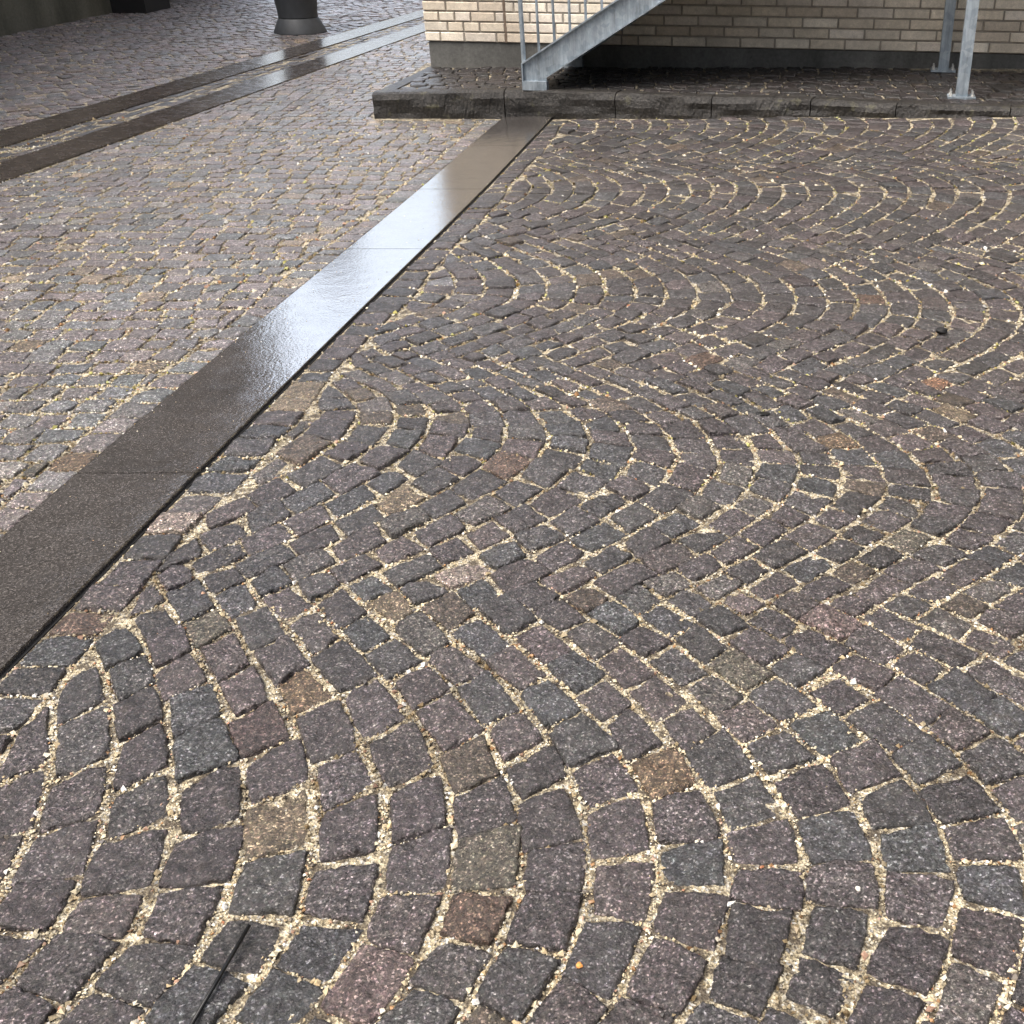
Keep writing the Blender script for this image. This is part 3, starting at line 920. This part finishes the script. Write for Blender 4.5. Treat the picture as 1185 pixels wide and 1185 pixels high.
M_orange = plain('orange_chip', (0.55, 0.24, 0.07), 0.6)
tag(lump('pebble', 0.928, 3.60, .021, M_pebble, (1.1, .8, .45), seed=3, zoff=.001), 'small black pebble lying on the arched setts at right', 'pebble')
tag(lump('dark_leaf', 0.271, 2.935, .016, M_black, (1.2, .7, .18), .002, 5), 'tiny black scrap lying in a joint near the picture centre', 'scrap')
tag(lump('pebble', 0.288, 1.188, .0050, M_white, (1, .8, .5), seed=8, zoff=.002), 'white stone chip between two large setts near the bottom edge', 'pebble')
tag(lump('pebble', -0.128, 1.05, .005, M_orange, seed=9, zoff=.004), 'small orange chip resting on a dark sett at the bottom', 'pebble')
# black rod, lying over the setts and leaving the frame
bm = bmesh.new()
p0 = Vector((-0.620, 1.118, .0085)); p1 = Vector((-0.664, 0.82, .0085))
bm_tube(bm, p0, p0.lerp(p1, .6), .0030, 10); bm_tube(bm, p0.lerp(p1, .595), p1, .0036, 10)
rod = obj_bm('black_rod', bm, M_black, smooth=True)
tag(rod, 'thin black rod lying across the setts at the bottom left', 'rod')

# ------------------------------------------------------------------ light, sky, camera
EL, AZ = R(62), R(-125)        # soft sun behind the camera, to the left (azimuth from +Y towards +X)
w = bpy.data.worlds.new('World'); scn.world = w; w.use_nodes = True
nt = w.node_tree
bg = nt.nodes['Background']
sky = nt.nodes.new('ShaderNodeTexSky'); sky.sky_type = 'NISHITA'; sky.sun_disc = False
sky.sun_elevation = EL; sky.sun_rotation = AZ
sky.dust_density = 9.0; sky.air_density = 1.2; sky.ozone_density = 1.0
hs = nt.nodes.new('ShaderNodeHueSaturation'); hs.inputs['Saturation'].default_value = 0.62
nt.links.new(sky.outputs['Color'], hs.inputs['Color'])
# brighter sky patch added ahead so the wet strip reflects white between the buildings
tc = nt.nodes.new('ShaderNodeTexCoord')
dp = nt.nodes.new('ShaderNodeVectorMath'); dp.operation = 'DOT_PRODUCT'
nt.links.new(tc.outputs['Generated'], dp.inputs[0])
ba, be = R(-15), R(16)
dp.inputs[1].default_value = (math.sin(ba)*math.cos(be), math.cos(ba)*math.cos(be), math.sin(be))
mr = nt.nodes.new('ShaderNodeMapRange'); mr.interpolation_type = 'SMOOTHSTEP'
mr.inputs['From Min'].default_value = math.cos(R(33)); mr.inputs['From Max'].default_value = math.cos(R(8))
mr.inputs['To Min'].default_value = 1.0; mr.inputs['To Max'].default_value = 9.5
nt.links.new(dp.outputs['Value'], mr.inputs['Value'])
# overcast: brighter overhead than at the horizon
sx = nt.nodes.new('ShaderNodeSeparateXYZ'); nt.links.new(tc.outputs['Generated'], sx.inputs[0])
mz = nt.nodes.new('ShaderNodeMapRange'); mz.inputs['From Min'].default_value = 0.0; mz.inputs['From Max'].default_value = 0.85
mz.inputs['To Min'].default_value = 0.05; mz.inputs['To Max'].default_value = 1.55
nt.links.new(sx.outputs['Z'], mz.inputs['Value'])
mm = nt.nodes.new('ShaderNodeMath'); mm.operation = 'MULTIPLY'
nt.links.new(mr.outputs['Result'], mm.inputs[0]); nt.links.new(mz.outputs['Result'], mm.inputs[1])
vm = nt.nodes.new('ShaderNodeVectorMath'); vm.operation = 'SCALE'
nt.links.new(hs.outputs['Color'], vm.inputs[0]); nt.links.new(mm.outputs[0], vm.inputs['Scale'])
nt.links.new(vm.outputs['Vector'], bg.inputs['Color'])
bg.inputs['Strength'].default_value = 0.15
sd = bpy.data.lights.new('Sun', 'SUN'); sd.energy = 1.0; sd.angle = R(30); sd.color = (1, .97, .93)
so = bpy.data.objects.new('Sun', sd); col.objects.link(so)
dirv = Vector((math.sin(AZ)*math.cos(EL), math.cos(AZ)*math.cos(EL), math.sin(EL)))
so.rotation_euler = dirv.to_track_quat('Z', 'Y').to_euler(); so.location = dirv*30

cd = bpy.data.cameras.new('Camera'); cam = bpy.data.objects.new('Camera', cd); col.objects.link(cam)
cam.location = (0, 0, 1.35)
pitch = math.atan(735/1285)
cam.rotation_euler = (math.pi/2 - pitch, 0, 0)
cd.sensor_fit = 'HORIZONTAL'; cd.sensor_width = 36; cd.lens = 1285/1185*36
cd.shift_x = (592.5 - 775)/1185
cd.clip_start = .05; cd.clip_end = 3000
scn.camera = cam
scn.view_settings.view_transform = 'Standard'; scn.view_settings.look = 'None'
scn.view_settings.exposure = 0.7; scn.view_settings.gamma = 1
